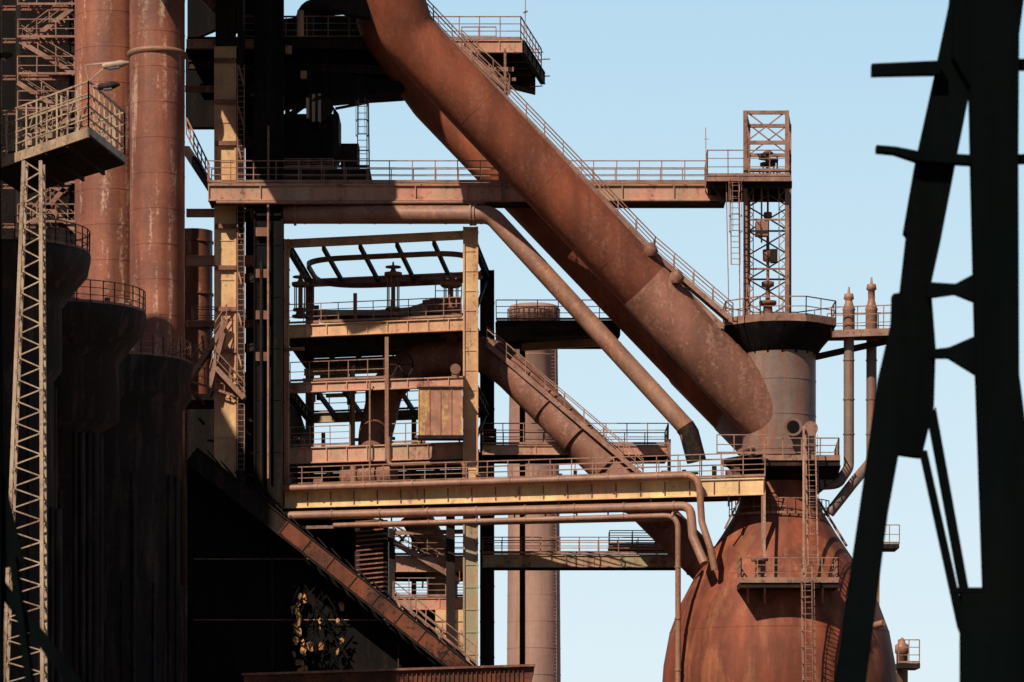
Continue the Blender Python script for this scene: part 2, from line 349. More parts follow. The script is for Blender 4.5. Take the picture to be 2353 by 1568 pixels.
b=B('distant_service_platform'); yy=40
b.plate([P(2020,1250,yy),P(2066,1250,yy),P(2066,1250,yy)+V((0,3,0)),P(2020,1250,yy)+V((0,3,0))],.3,'dark'); b.rail([P(2020,1250,yy),P(2066,1250,yy)],1.3,.8)
b.beam(P(2012,1250,yy+1),V((X(2012,yy),yy+1,0)),.5,.5,'pipe')
b.beam(P(2008,1252,yy+1),P(2030,1252,yy+1),.2,.3,'dark')
b.done()
b=B('distant_vent_stack')
b.plate([P(2062,1524,yy),P(2114,1524,yy),P(2114,1524,yy)+V((0,3,0)),P(2062,1524,yy)+V((0,3,0))],.35,'dark'); b.rail([P(2064,1524,yy),P(2112,1524,yy)],1.6,.8,'rail',.07,True,(.35,.68))
b.lathe((X(2078,yy),yy+1.5),[(0,.45),(Z(1500,yy),.4),(Z(1498,yy),.5),(Z(1480,yy),.5),(Z(1475,yy),.25),(Z(1468,yy),.2),(Z(1462,yy),.05)],'pipe',16)
b.done()

# ================================================================ upper footbridge
b=B('steel_footbridge'); y=2.0
a,e=P(478,444,y),P(1668,444,y); zc=a.z
b.ibeam(a,e,0.95,0.45,'pink',3.0,.08); 
b.ibeam(a+V((0,2,0)),e+V((0,2,0)),0.95,0.4,'dark',3.0,.08)
b.plate([a+V((0,-.24,.55)),e+V((0,-.24,.55)),e+V((0,2.3,.55)),a+V((0,2.3,.55))],.07,'rail')
b.beam(a+V((0,1,-.42)),e+V((0,1,-.42)),1.7,.06,'dark')
b.rail([a+V((0,-.2,.58)),e+V((-1.1,-.2,.58))],1.25,1.3,'rail',.055,True,(.36,.68)); b.rail([a+V((0,2.2,.58)),e+V((-1.1,2.2,.58))],1.25,1.3,'rail',.055,True,(.36,.68))
b.rail([P(428,310,8),P(480,418,2.5)],1.0,1.2,'rail',.07); b.beam(P(428,345,8),P(490,440,2.5),.3,.5,'dark')
b.beam(P(1155,390,1.4),P(1155,465,1.4),.2,.2,'rail')
b.tube([a+V((.5,-.35,-.62)),e+V((-14,-.35,-.62))],.1,'pipe',8)
b.done()

# ================================================================ gas main (thin bent pipe)
b=B('clean_gas_pipe')
pts=[P(600,494,17),P(592,494,3.2),P(1128,494,0.5),P(1578,985,-2),P(1600,1060,-2)]
f=fillet(pts,1.1,8); b.tube(f,21*K,'pipe',28)
b.bands(P(620,494,3.1),P(1110,494,.6),21*K,2.1,'pipe',.08,.02,28); b.bands(P(1150,518,.4),P(1560,965,-1.9),21*K,3.3,'pipe',.05,.01,28)
b.tube([P(675,494,2.8),P(680,494,2.8)],25*K,'rail',28)
b.tube([P(1080,494,.74),P(1085,494,.72)],25*K,'rail',28); b.tube([P(1088,494,.71),P(1093,494,.69)],25*K,'rail',28)
b.beam(P(1080,475,.7),P(1078,466,.7),.08,.08,'rail')
b.tube([P(1573,980,-2),P(1583,995,-2),P(1600,1060,-2)],22.5*K,'dark',28)
b.done()

# ================================================================ central steel frame
b=B('hot_blast_valve_frame')
FL=V((X(658,5),5,0));FR=V((X(1081,2),2,0));RR=V((X(1119,16),16,0));RL=V((X(712,19),19,0))
zT=Z(530,2)
lv=[Z(745,2),Z(877,2),Z(1035,2)]
b.col(FL.x,FL.y,0,zT,.32,.4,'beige',1.0); b.col(FR.x,FR.y,Z(1105,2),zT+.15,.84,.7,'beige',1.15); b.col(FR.x,FR.y,0,Z(1105,2),.84,.7,'green',1.3)  # below girder: green paint, also standing in for girder shade
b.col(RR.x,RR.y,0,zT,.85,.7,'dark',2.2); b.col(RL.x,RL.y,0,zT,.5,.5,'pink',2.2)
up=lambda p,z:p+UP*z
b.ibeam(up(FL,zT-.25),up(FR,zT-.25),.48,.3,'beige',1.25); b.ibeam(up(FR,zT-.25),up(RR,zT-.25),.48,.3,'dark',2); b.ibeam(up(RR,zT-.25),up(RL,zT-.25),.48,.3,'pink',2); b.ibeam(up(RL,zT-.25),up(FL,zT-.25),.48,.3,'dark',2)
def mixp(s,t,z): 
    a=FL.lerp(FR,s); c_=RL.lerp(RR,s); p=a.lerp(c_,t); return V((p.x,p.y,z))
for s in(.2,.4,.6,.8): b.beam(mixp(s,.02,zT-.55),mixp(s,.98,zT-.55),.2,.26,'dark')
loop=fillet([mixp(.5,.14,zT-.9),mixp(.97,.14,zT-.9),mixp(.97,.86,zT-.9),mixp(.08,.86,zT-.9),mixp(.08,.14,zT-.9),mixp(.5,.14,zT-.9)],3.2,10)
for p,q in zip(loop[:-1],loop[1:]): b.beam(p,q,.18,.3,'brown')
b.ibeam(mixp(.02,.9,zT-.5),mixp(.98,.9,zT-.5),.4,.3,'pink',1.3)
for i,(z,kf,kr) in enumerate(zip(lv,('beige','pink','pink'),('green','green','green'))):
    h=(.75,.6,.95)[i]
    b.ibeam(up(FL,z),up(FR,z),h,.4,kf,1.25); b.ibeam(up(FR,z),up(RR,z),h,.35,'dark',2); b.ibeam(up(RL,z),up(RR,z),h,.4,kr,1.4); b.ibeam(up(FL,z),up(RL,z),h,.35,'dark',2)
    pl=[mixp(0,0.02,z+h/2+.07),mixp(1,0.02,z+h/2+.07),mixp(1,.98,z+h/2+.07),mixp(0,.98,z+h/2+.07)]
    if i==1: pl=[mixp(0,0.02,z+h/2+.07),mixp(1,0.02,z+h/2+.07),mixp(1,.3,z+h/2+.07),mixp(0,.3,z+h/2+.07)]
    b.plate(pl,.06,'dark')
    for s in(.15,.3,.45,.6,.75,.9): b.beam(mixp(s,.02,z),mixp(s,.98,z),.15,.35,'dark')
    if i==0:
        b.rail([mixp(0,.0,z+h/2+.07),mixp(.95,0,z+h/2+.07)],1.15,1.1,'rail',.05,True,(.35,.68)); b.rail([mixp(0,.98,z+h/2+.07),mixp(1,.98,z+h/2+.07)],1.15,1.1)
    elif i==1:
        b.rail([mixp(0.02,.0,z+h/2+.07),mixp(.55,0,z+h/2+.07)],1.15,1.3,'rail',.05); b.rail([mixp(0,.98,z+h/2),mixp(1,.98,z+h/2)],1.15,1.3)
    else:
        b.rail([mixp(0.02,.0,z+h/2+.07),mixp(.35,0,z+h/2+.07)],1.15,1.3,'rail',.05,True,(.35,.68));b.rail([mixp(.55,.0,z+h/2+.07),mixp(.75,0,z+h/2+.07)],1.15,1.1); b.rail([mixp(0,.98,z+h/2),mixp(1,.98,z+h/2)],1.15,1.3)
for s,t,z0,z1,w,k in((.1,0.5,lv[0],lv[0]+2.6,.3,'brown'),(.37,.05,lv[0],lv[0]+2.2,.22,'red'),(.72,.15,lv[0],lv[0]+1.5,.2,'brown'),(.2,.1,lv[0],lv[0]+1.3,.16,'pipe'),(.55,-.02,lv[2]-.4,lv[0]-.6,.22,'pipe'),(.25,.9,0,lv[0],.3,'pink'),(.6,.9,0,lv[1],.3,'green'),(.8,.9,lv[1],lv[0]+1,.25,'rail'),(.33,.3,lv[2],lv[1]+1.8,.2,'beige')):
    b.beam(mixp(s,t,z0),mixp(s,t,z1),w,w,k)
b.tube(fillet([mixp(.56,-.02,lv[2]+.9),mixp(.56,-.02,lv[2]-.75),mixp(.97,-.04,lv[2]-.75),mixp(.97,-.04,lv[2]-2)],.3,5),.13,'pipe',10)
b.tube(fillet([mixp(-.01,-.03,lv[2]-3),mixp(-.01,-.03,lv[0]-1.1),mixp(.1,-.03,lv[0]-1.1)],.3,5),.12,'pipe',10)
b.tube([mixp(.46,-.03,lv[2]-1.6),mixp(.46,-.03,lv[1]+.2)],.06,'rail',8)
b.beam(up(FR,lv[2]),up(RR,lv[1]),.15,.2,'dark'); b.beam(up(FR,lv[0]),up(RR,zT-.5),.15,.2,'dark')
# mid-height greenish duct casings on the rear bays
b.ibeam(mixp(.02,.55,lv[1]+1.35),mixp(.98,.55,lv[1]+1.35),.55,.3,'green',1.3)
b.ibeam(mixp(.02,.6,lv[1]+2.1),mixp(.75,.6,lv[1]+2.1),.4,.3,'beige',1.3)
for i in range(60):
    s=random.uniform(.05,.92);t=random.uniform(.12,.9);L=random.choice(lv); L+=.45
    w=random.uniform(.12,.4);h=random.uniform(.4,1.7)
    k=random.choice(['brown','pipe','dark','green','rail','pink','beige'])
    q=random.random()
    if q<.4: p=mixp(s,t,L); b.tube([p,p+UP*h],w/2,k,10)
    elif q<.6: p=mixp(s,t,L+h*.6); b.tube([p-UP*h*.6,p],w*.5,k,10); b.ring((p.x,p.y),w+.15,p.z,.05,k,n=14)
    else:
        p=mixp(s,t,L+h*.6); b.beam(p,mixp(min(.95,s+random.uniform(.1,.3)),t,L+h*.6),.1+w*.2,.1+w*.2,k)
b.prism([(730,712),(870,712),(940,706),(990,690),(1060,688),(1060,725),(730,725)],8,3,'green')
b.prism([(970,690),(1010,684),(1040,690),(1040,720),(970,720)],7,1,'brown')
b.rail([P(1000,690,6.5),P(1060,690,6.5)],1.1,.8)
hc=P(915,838,4.6)
hw=[hc+V((.85*math.cos(t*.3),0,.85*math.sin(t*.3))) for t in range(22)]
for p,q in zip(hw[:-1],hw[1:]): b.beam(p,q,.12,.12,'dark')
for t in(0,1.05,2.1): b.beam(hc-V((.85*math.cos(t),0,.85*math.sin(t))),hc+V((.85*math.cos(t),0,.85*math.sin(t))),.08,.08,'dark')
b.tube([hc,hc+V((0,1.5,0))],.12,'brown',10)
b.done()

def valve(u,vb,vt,y,r):
    b=B('gate_valve')
    zz=lambda v:Z(v,y); cx=X(u,y)
    b.lathe((cx,y),[(zz(vb),r*1.0),(zz(vb-5),r*1.0),(zz(vb-6),r*.6),(zz(vb-14),r*.5),(zz(vb-15),r*.9),(zz(vb-20),r*.9)],'brown',20)
    for i in range(6):
        a=math.pi*2*i/6+.3; b.beam((cx+r*.7*math.cos(a),y+r*.7*math.sin(a),zz(vb-18)),(cx+r*.7*math.cos(a),y+r*.7*math.sin(a),zz(vt+22)),.07,.07,'brown')
    b.lathe((cx,y),[(zz(vt+24),r*.9),(zz(vt+21),r*1.05),(zz(vt+15),r*1.05),(zz(vt+13),r*.4),(zz(vt+4),r*.2),(zz(vt+2),.08),(zz(vt-10),.05)],'brown',20)
    b.tube([(cx,y,zz(vb)),(cx,y,zz(vt))],.09,'brown',8)
    b.ring((cx,y),r*.85,zz(vt+2),.07,'brown',n=20)
    for a in(0,1.57): b.beam((cx-r*.85*math.cos(a),y-r*.85*math.sin(a),zz(vt+2)),(cx+r*.85*math.cos(a),y+r*.85*math.sin(a),zz(vt+2)),.05,.05,'brown')
    b.done()
valve(690,730,635,6.2,.5); valve(903,728,612,5.2,.5); valve(1036,728,636,4.6,.6)

b=B('switch_cabinet'); p=P(962,893,1.0); q=P(1062,1003,1.0)
b.box((p.x,0.5,q.z),(q.x,1.5,p.z),'cab')
for i in range(0,5): x=p.x+(q.x-p.x)*i/4; b.box((x-.02,.45,q.z+.02),(x+.02,.498,p.z-.02),'cab')
b.box((p.x-.08,.36,p.z+.002),(q.x+.08,1.55,p.z+.07),'rail')
b.box((p.x-.05,.4,q.z-.2),(q.x+.05,1.5,q.z-.004),'dark')
for u in(968,1055): b.beam(P(u,893,1.2),P(u,1020,1.7),.1,.1,'rail')
b.tube([P(1046,870,.8),P(1046,848,.8)],.22,'pipe',12); b.tube([P(1046,848,.5),P(1046,848,1.1)],.3,'pipe',14)
b.done()

b=B('gooseneck_gas_pipe')
pts=[P(858,1110,7),P(862,1000,7),P(888,890,6.5),P(960,826,6.5),P(1120,812,6),P(1180,860,5),P(1400,1078,3.5),P(1640,1318,1.5)]
f=fillet(pts,2.2,8)
n=len(f); rr=[(39+4*i/n)*K*1.03 for i in range(n)]
b.tube(f,rr,'brown',36); b.bands(P(1190,870,4.9),P(1620,1300,1.6),43*K*1.03,2.6,'brown',.04,.01,36)
b.bands(P(862,1000,7),P(858,1110,7),42*K,1.2,'brown',.12,.04,36)
b.tube([P(1040,820,6),P(1042,770,6)],.5,'brown',20); b.tube([P(1042,775,6),P(1042,770,6)],.75,'brown',20)
s0,s1=P(1118,790,4.2),P(1478,1095,1.8)
b.stairs(s0,s1,1.0,'rail')
b.done()

def deck(b,u0,u1,v,y0,dep,kf,h=.35,k2='dark',rails=True,slope=0,rh=1.2):
    a=P(u0,v,y0); e=P(u1,v,y0); e=V((e.x,y0+slope,a.z))
    D=V((0,dep,0))
    b.plate([a+UP*(h/2+.06),e+UP*(h/2+.06),e+D+UP*(h/2+.06),a+D+UP*(h/2+.06)],.05,k2)
    b.ibeam(a,e,h,.25,kf,1.6,.05); b.ibeam(a+D,e+D,h,.25,k2,1.6,.05)
    n=max(2,int((e-a).length/2))
    for i in range(n+1): p=a.lerp(e,i/n); b.beam(p,p+D,.12,h*.8,k2)
    if rails:
        b.rail([a+UP*(h/2+.06),e+UP*(h/2+.06),e+D+UP*(h/2+.06)],rh,1.2,'rail',.055,True,(.36,.68)); b.rail([a+D+UP*(h/2+.06),e+D+UP*(h/2+.06)],rh,1.2,'rail',.055,True,(.36,.68))
b=B('mid_level_platform')
deck(b,1140,1424,745,8,9,'dark',.35)
b.ibeam(P(1200,798,14),P(1392,786,10),.45,.3,'beige',1.6)
b.prism([(1225,765),(1425,745),(1425,770),(1415,788),(1400,770),(1225,775)],9,.4,'dark')
b.beam(P(1200,760,16),V((X(1200,16),16,0)),.35,.35,'dark')
b.done()
b=B('lower_mid_platform')
deck(b,1108,1535,1035,5,4.5,'pink',.55,rh=1.25)
b.prism([(1105,985),(1140,985),(1140,1060),(1105,1060)],12,1,'dark')
b.beam(P(1537,1010,5),V((X(1537,5),5,Z(1130,5))),.2,.2,'rail')
b.done()

# ================================================================ long pipe bridge (yellow girder)
b=B('pipe_bridge')
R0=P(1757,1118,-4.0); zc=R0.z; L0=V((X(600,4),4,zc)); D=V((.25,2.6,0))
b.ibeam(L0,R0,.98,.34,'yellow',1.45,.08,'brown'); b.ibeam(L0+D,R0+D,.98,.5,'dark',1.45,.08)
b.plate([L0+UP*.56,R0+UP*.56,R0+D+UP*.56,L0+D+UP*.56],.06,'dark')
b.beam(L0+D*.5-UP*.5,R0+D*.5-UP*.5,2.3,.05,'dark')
b.rail([L0+UP*.56,R0+UP*.56],1.35,1.25,'rail',.06,True,(.3,.52,.76)); b.rail([L0+D+UP*.56,R0+D+UP*.56],1.35,1.25,'rail',.06,True,(.3,.52,.76))
a2,e2=L0+V((.5,.6,-1.55)),V((X(1540),-.9,zc-1.55)); b.beam(a2,e2,.2,.18,'rail')
for i in range(14):
    p=a2.lerp(e2,i/13); b.beam(p,p+UP*1.1,.09,.09,'dark')
b.beam(R0+V((-.1,0,-.4)),V((R0.x-.1,-4.0,Z(1350,-4.0))),.2,.2,'rail')
for i in range(50):
    t=random.random(); p=L0.lerp(R0,t)+D*random.uniform(.2,.8)+UP*.58
    h=random.uniform(.2,.9); b.beam(p,p+UP*h,random.uniform(.1,.5),.2,random.choice(['brown','dark','pipe']))
for t in(.12,.3,.52,.75): 
    p=L0.lerp(R0,t)+D*.5+UP*1.0; b.beam(p,L0.lerp(R0,t+.12)+D*.5+UP*1.0,.25,.12,'pipe')
for s in(.02,.38): 
    p=L0.lerp(R0,s)+D*.5; b.beam(p-UP*.55,V((p.x,p.y,0)),.5,.5,'dark')
for t in(.33,.6,.78,.93): p=L0.lerp(R0,t); b.beam(p+V((0,-.3,-.5)),p+V((0,-.3,-1.1)),.08,.35,'dark')
b.done()
def spipe(name,pts,r,k='pipe',rad=.55):
    b=B(name); b.tube(fillet(pts,rad,6),r,k,16)
    for a,e in zip(pts[:-1],pts[1:]):
        L=(e-a).length
        if L>4: b.bands(a,e,r,2.9,k,.1,.04,16)
    b.done()
def along(t,dz,dy): p=L0.lerp(R0,t); return V((p.x,p.y+dy,zc+dz))
spipe('water_pipe',[along(.02,.62,-.6),V((X(1604,-3),-3.6,zc+.68)),P(1612,1200,-3.8),P(1632,1260,-4.2),P(1642,1310,-4.2)],.2,rad=.9)
spipe('water_pipe',[along(.05,-1.0,-.7),V((X(1585,-3),-3.4,zc-1.05)),P(1592,1235,-3.6),P(1618,1295,-4.3)],.26,rad=.6)
e=V((X(1556,-3),-3.8,zc-1.62)); spipe('water_pipe',[along(.15,-1.62,-.6),e,V((e.x,-3.8,0))],.16,rad=.8)
b=B('pump_tank'); b.tube([P(790,1095,5),P(905,1088,4)],.75,'brown',24); b.tube([P(812,1070,4),P(812,1120,4)],.2,'pipe',12); b.done()

b=B('lower_walkway')
deck(b,1108,1555,1290,6,2.2,'green',.72,rh=1.0)
deck(b,1400,1560,1260,10,1.5,'pink',.2,rh=.9)
b.beam(V((X(1122,6.8),6.8,0)),V((X(1122,6.8),6.8,Z(1300,7))),.5,.3,'dark')
b.done()

b=B('lower_stair_structure')
deck(b,897,1066,1297,3,7,'pink',.9,rh=1.1)
deck(b,897,1066,1388,3,7,'pink',.7,rh=1.1)
p=P(1000,1402,2.4); q=P(1064,1512,2.4); b.box((p.x,2.3,q.z),(q.x,2.9,p.z),'beige')
for z in(0.25,.5,.75): b.box((p.x-.03,2.26,q.z+(p.z-q.z)*z),(q.x+.03,2.298,q.z+(p.z-q.z)*z+.06),'rail')
b.stairs(P(905,1245,2.4),P(1055,1335,2.4),.9,'rail'); b.stairs(P(1060,1520,2),P(905,1400,2.4),.9,'rail')
b.beam(V((X(900,3),3,0)),P(900,1215,3),.35,.35,'dark'); b.beam(P(897,1225,3),P(1064,1222,2.6),.15,.25,'rail')
for i in range(12):
    u=random.uniform(905,1055); v=random.uniform(1240,1380); b.beam(P(u,v,6),P(u+random.uniform(-30,30),v-random.uniform(15,50),7),.1,.1,'rail')
b.prism([(905,1410),(998,1410),(998,1540),(905,1460)],4,.3,'dark')
b.done()
b=B('curved_downpipe'); f=fillet([P(950,1180,4.8),P(1000,1265,4.8),P(1016,1340,4.8),V((X(1016,4.8),4.8,0))],2,8); b.tube(f,36*K,'pipe',28); b.bands(P(1016,1340,4.8),V((X(1016,4.8),4.8,5)),36*K,1.4,'pipe',.1,.03,28); b.done()

# ================================================================ furnace frame (columns)
b=B('blast_furnace_frame')
def C(u,y,v0,v1,w,dp,k,sp=2.2): b.col(X(u,y),y,0 if v1 is None else Z(v1,y),Z(v0,y),w,dp,k,sp)
C(519,4,112,None,1.25,1.1,'beige',2.3); C(519,4,-120,112,1.1,1.0,'dark',2.3)
b.box((X(547,4),3.3,0),(X(560,4),4.7,Z(-100,4)),'dark')  # dark strip stands in for shading on the column's side face
C(618,3,-120,None,1.65,1.4,'shade_black',3); 
C(575,9,290,None,.5,.5,'dark',3)
for v,h,k in((102,.5,'pink'),(490,.45,'pink'),(600,.6,'pink'),(745,.4,'pink'),(930,.5,'dark')):
    b.ibeam(P(428,v,5.2),P(600,v,5.2),h,.4,k,1.6); 
for v in(205,330,500,640,800,960): b.beam(P(545,v,4),P(640,v,3.4),.35,.5,'dark')
b.beam(P(560,300,4.6),P(600,450,4.2),.2,.3,'dark')
for v in range(150,900,95):
    b.beam(P(547,v,3.2),P(560,v+45,3.2),.08,.1,'pink'); b.box((X(495,4),3.25,Z(v,4)),(X(545,4),3.36,Z(v,4)+.25),'brown')
    if v>440: b.box((X(590,3),2.0,Z(v+20,3)),(X(620,3),2.2,Z(v,3)),'brown')
b.ladder(P(553,1080,2.8),P(553,150,2.8),.4,'rail',False)
b.tube([P(616,1100,2.0),P(616,290,2.0)],.07,'rail',8); b.tube([P(600,1110,2.0),P(600,600,2.0)],.1,'dark',8)
b.stairs(P(437,865,3),P(520,740,3),.9,'rail'); b.stairs(P(480,890,2.6),P(512,765,2.6),.8,'rail'); b.stairs(P(495,845,2.5),P(560,915,2.5),.8,'rail')
b.stairs(P(440,745,4.5),P(560,745,4.5),.9,'rail')
b.rail([P(425,875,3),P(560,920,3)],1.1,1.2)
b.prism([(430,905),(640,905),(640,1080),(430,1080)],8,.4,'shade_black')
for i in range(60):
    u=random.uniform(430,640); v=random.uniform(760,1100); b.beam(P(u,v,4),P(u+random.uniform(-30,30),v+random.uniform(-60,60),5),.12,.12,random.choice(['dark','brown','rail']))
b.done()
b=B('cold_blast_main')
b.tube([V((X(446,10),10,0)),P(446,532,10)],44*K,'silo',32)
for v in(560,600,680,760): b.tube([P(446,v,10),P(446,v-4,10)],47*K,'silo',32)
b.done()
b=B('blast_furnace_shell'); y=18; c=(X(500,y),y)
b.lathe(c,[(0,7),(Z(1300,y),7),(Z(1000,y),5.6),(Z(880,y),4.6),(Z(860,y),2)],'shade_black',48)
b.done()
b=B('furnace_top_house')
b.prism([(426,112),(880,112),(976,212),(925,226),(800,234),(650,248),(640,292),(426,292)],8,.8,'shade_black')
b.prism([(640,150),(940,190),(925,210),(640,236)],6,1.9,'shade_black')
b.plate([P(560,92,7),P(860,92,7),P(860,92,7)+V((0,9,0)),P(560,92,7)+V((0,9,0))],.3,'dark')
b.ibeam(P(430,100,6.9),P(900,100,6.9),.7,.4,'dark',2.5); b.ibeam(P(430,150,6.9),P(930,165,6.9),.5,.4,'dark',2.5)
b.rail([P(560,88,6.9),P(850,88,6.9)],1.3,1.3,'rail',.06,True,(.36,.68)); b.rail([P(560,88,14),P(850,88,14)],1.3,1.3,'dark')
b.tube([P(562,60,10),P(640,60,10)],.7,'dark',20)
b.tube(fillet([P(700,92,9),P(700,20,9),P(830,10,9),P(840,60,9)],.8,6),.55,'dark',16)
b.tube([P(690,85,6.6),P(690,25,6.6)],.2,'beige',12)
b.prism([(430,-80),(650,-80),(650,45),(600,50),(560,40),(430,95)],12,.6,'shade_black')
b.prism([(640,45),(720,35),(850,40),(850,110),(560,110),(560,60)],16,.6,'shade_black')
b.beam(P(460,-20,5),P(545,75,5),.3,.6,'brown'); b.rail([P(470,-30,4.6),P(545,60,4.6)],1.0,.9)
b.prism([(700,-60),(860,-60),(850,40),(800,30),(740,10)],3,1,'dark')
for u,v in((655,112),(690,170),(575,208)): b.box((X(u,5.5),5.6,Z(v+10,5.5)),(X(u+14,5.5),5.98,Z(v-8,5.5)),'pink')
b.ibeam(P(425,205,4.9),P(600,205,4.9),.35,.3,'brown',1.5)
b.box((-21.5,-9.6,53.5),(-14.7,7,66),'dark')  # unseen hoist house added above the view to cast shade
b.box((-21.5,-13.5,53.5),(-15.4,-9.61,54.6),'dark')  # unseen catwalk added to extend that shadow forward
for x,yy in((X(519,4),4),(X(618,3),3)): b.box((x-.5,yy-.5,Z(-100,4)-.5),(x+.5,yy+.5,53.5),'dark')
b.done()

b=B('furnace_top_platform'); y=8
a=P(1030,104,y);e=P(1200,104,y);z=e.z+.35; 
b.plate([V((X(880,y),y,z)),V((e.x,y,z)),V((e.x+1.3,y+8.5,z)),V((X(880,y),y+8.5,z))],.12,'dark')
b.ibeam(V((X(940,y),y-.05,z-.45)),V((e.x,y-.05,z-.45)),.75,.3,'pink',1.5)
b.ibeam(V((e.x,y-.05,z-.45)),V((e.x+1.3,y+8.5,z-.45)),.75,.3,'dark',1.6)
for i in range(1,5): yy=y+8.5*i/5; b.beam(V((X(900,y),yy,z-.6)),V((e.x+.2*i,yy,z-.6)),.3,.8,'dark')
b.rail([V((X(960,y),y,z)),V((e.x-.1,y,z)),V((e.x+1.2,y+8.4,z))],1.35,1.3,'rail',.06,True,(.36,.68)); b.rail([V((X(900,y),y+8.4,z)),V((e.x+1.2,y+8.4,z))],1.35,1.4,'rail',.06)
b.prism([(1175,118),(1198,104),(1230,150),(1230,207),(1160,190),(1090,150),(1090,135),(1165,135)],15,1.5,'dark')
b.beam(P(1160,112,7.5),P(1160,235,7.5),.14,.14,'rail')
b.beam(P(1085,160,8),P(1180,160,8),.15,.25,'rail'); b.beam(P(1140,183,8),P(1185,183,8),.15,.2,'rail')
b.stairs(P(1060,108,7.6),P(1170,210,7.6),.8,'rail')
for v in(122,138,177,200): b.beam(P(1215,v,15),P(1246+(v%20),v-2,15),.06,.06,'rail')
b.beam(P(1206,78,8),P(1207,0,8),.05,.05,'rail'); b.beam(P(1202,30,8),P(1212,26,8),.05,.1,'rail')
b.rail([P(1140,104,12),P(1060,104,12)],1.1,1.1)
b.done()

b=B('crane_operator_cab'); 
b.box((X(652,5),5,Z(385,5)),(X(765,5),8,Z(262,5)),'shade_black')
b.prism([(765,245),(778,262),(778,345),(765,372)],5,3,'dark')
b.plate([P(648,390,4.8),P(850,390,4.8),P(850,390,4.8)+V((0,4,0)),P(648,390,4.8)+V((0,4,0))],.25,'dark')
b.box((X(780,5),6,Z(372,5)),(X(822,5),7.5,Z(322,5)),'dark')
b.ladder(P(832,385,5),P(832,232,5),.55,'rail',True,sp=.4); b.rail([P(652,385,4.8),P(765,385,4.8)],.5,1.2)
b.rail([P(778,385,4.8),P(848,385,4.8)],1.0,.8,'dark'); b.beam(P(660,270,5),P(700,240,5),.3,.3,'dark'); b.beam(P(770,250,5),P(845,236,5),.1,.15,'dark')
b.beam(P(848,390,5),P(846,236,5),.08,.08,'dark')
for u in(660,750): b.beam(P(u,262,6.5),P(u,230,6.8),.3,.3,'dark')
b.done()
b=B('crane_hook_block'); yy=4.2; cu_,cv_=730,248
for i in range(8):
    u0=703+i*6.8; dx_=abs(u0+3.4-cu_); hh=math.sqrt(max(0,33**2-dx_**2)); 
    b.prism([(u0,cv_-hh),(u0+6.8,cv_-hh),(u0+6.8,cv_+hh),(u0,cv_+hh)],yy,.35,'stripe_y' if i%2==0 and i<6 else 'dark')
b.tube([P(738,cv_,yy-.1+.2),P(738,cv_,yy+.6)],.7,'dark',24)
for u in(712,750): b.beam(P(u,225,yy+.2),P(u,100,yy+.4),.04,.04,'dark')
b.tube(fillet([P(733,280,yy),P(733,292,yy),P(745,296,yy),P(748,286,yy)],.2,4),.06,'dark',8)
b.done()

# ================================================================ tall gas uptakes (left)
for u,y,r in((252,5.5,80),(361,1.2,63)):
    b=B('gas_uptake_column'); c=(X(u,y),y); s=K*(STN+y)/STN
    b.lathe(c,[(0,r*s),(Z(-120,y),r*s)],'silo',64)
    v=-40 if r>70 else -80
    while v<1000:
        b.lathe(c,[(Z(v+2,y),r*s+.012),(Z(v-1,y),r*s+.012)],'silo',64); v+=81
    if r<70: 
        b.lathe(c,[(Z(134,y),r*s+.02),(Z(129,y),r*s+.14),(Z(124,y),r*s+.14),(Z(120,y),r*s+.02)],'pipe',64)
    b.done()

# ================================================================ hot blast stoves
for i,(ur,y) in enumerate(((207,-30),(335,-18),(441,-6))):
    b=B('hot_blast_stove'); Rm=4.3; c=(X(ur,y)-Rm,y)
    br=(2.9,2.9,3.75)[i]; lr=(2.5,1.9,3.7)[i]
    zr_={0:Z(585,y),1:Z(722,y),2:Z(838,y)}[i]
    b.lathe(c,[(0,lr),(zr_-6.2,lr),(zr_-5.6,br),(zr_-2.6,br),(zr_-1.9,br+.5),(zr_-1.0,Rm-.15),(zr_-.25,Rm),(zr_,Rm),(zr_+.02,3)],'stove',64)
    b.rail(circ(c,Rm-.05,zr_,-150,60,22),1.15,1.1,'rail',.05,True,(.36,.68))
    for a in range(-130,40,9):
        if random.random()<.55:
            a_=math.radians(a+random.uniform(-3,3)); rr_=random.choice((.06,.1,.14,.2)); p=V((c[0]+(lr+rr_)*math.cos(a_),c[1]+(lr+rr_)*math.sin(a_),0)); b.tube([p,p+UP*(zr_-6.4-random.choice((0,0,3,6)))],rr_,'stove',8)
    for j in range(1,9): b.lathe(c,[(j*2.7,lr+.03),(j*2.7+.1,lr+.03)],'stove',64)
    b.lathe(c,[(zr_+.02,2.0),(zr_+.6,1.6),(zr_+.9,.3)],'brown',24)
    for q in range(5):
        a_=random.uniform(-1.6,.6); b.tube([V((c[0]+3.4*math.cos(a_),c[1]+3.4*math.sin(a_),zr_)),V((c[0]+3.4*math.cos(a_),c[1]+3.4*math.sin(a_),zr_+random.uniform(.4,1.1)))],.15,'rail',10)
    b.done()

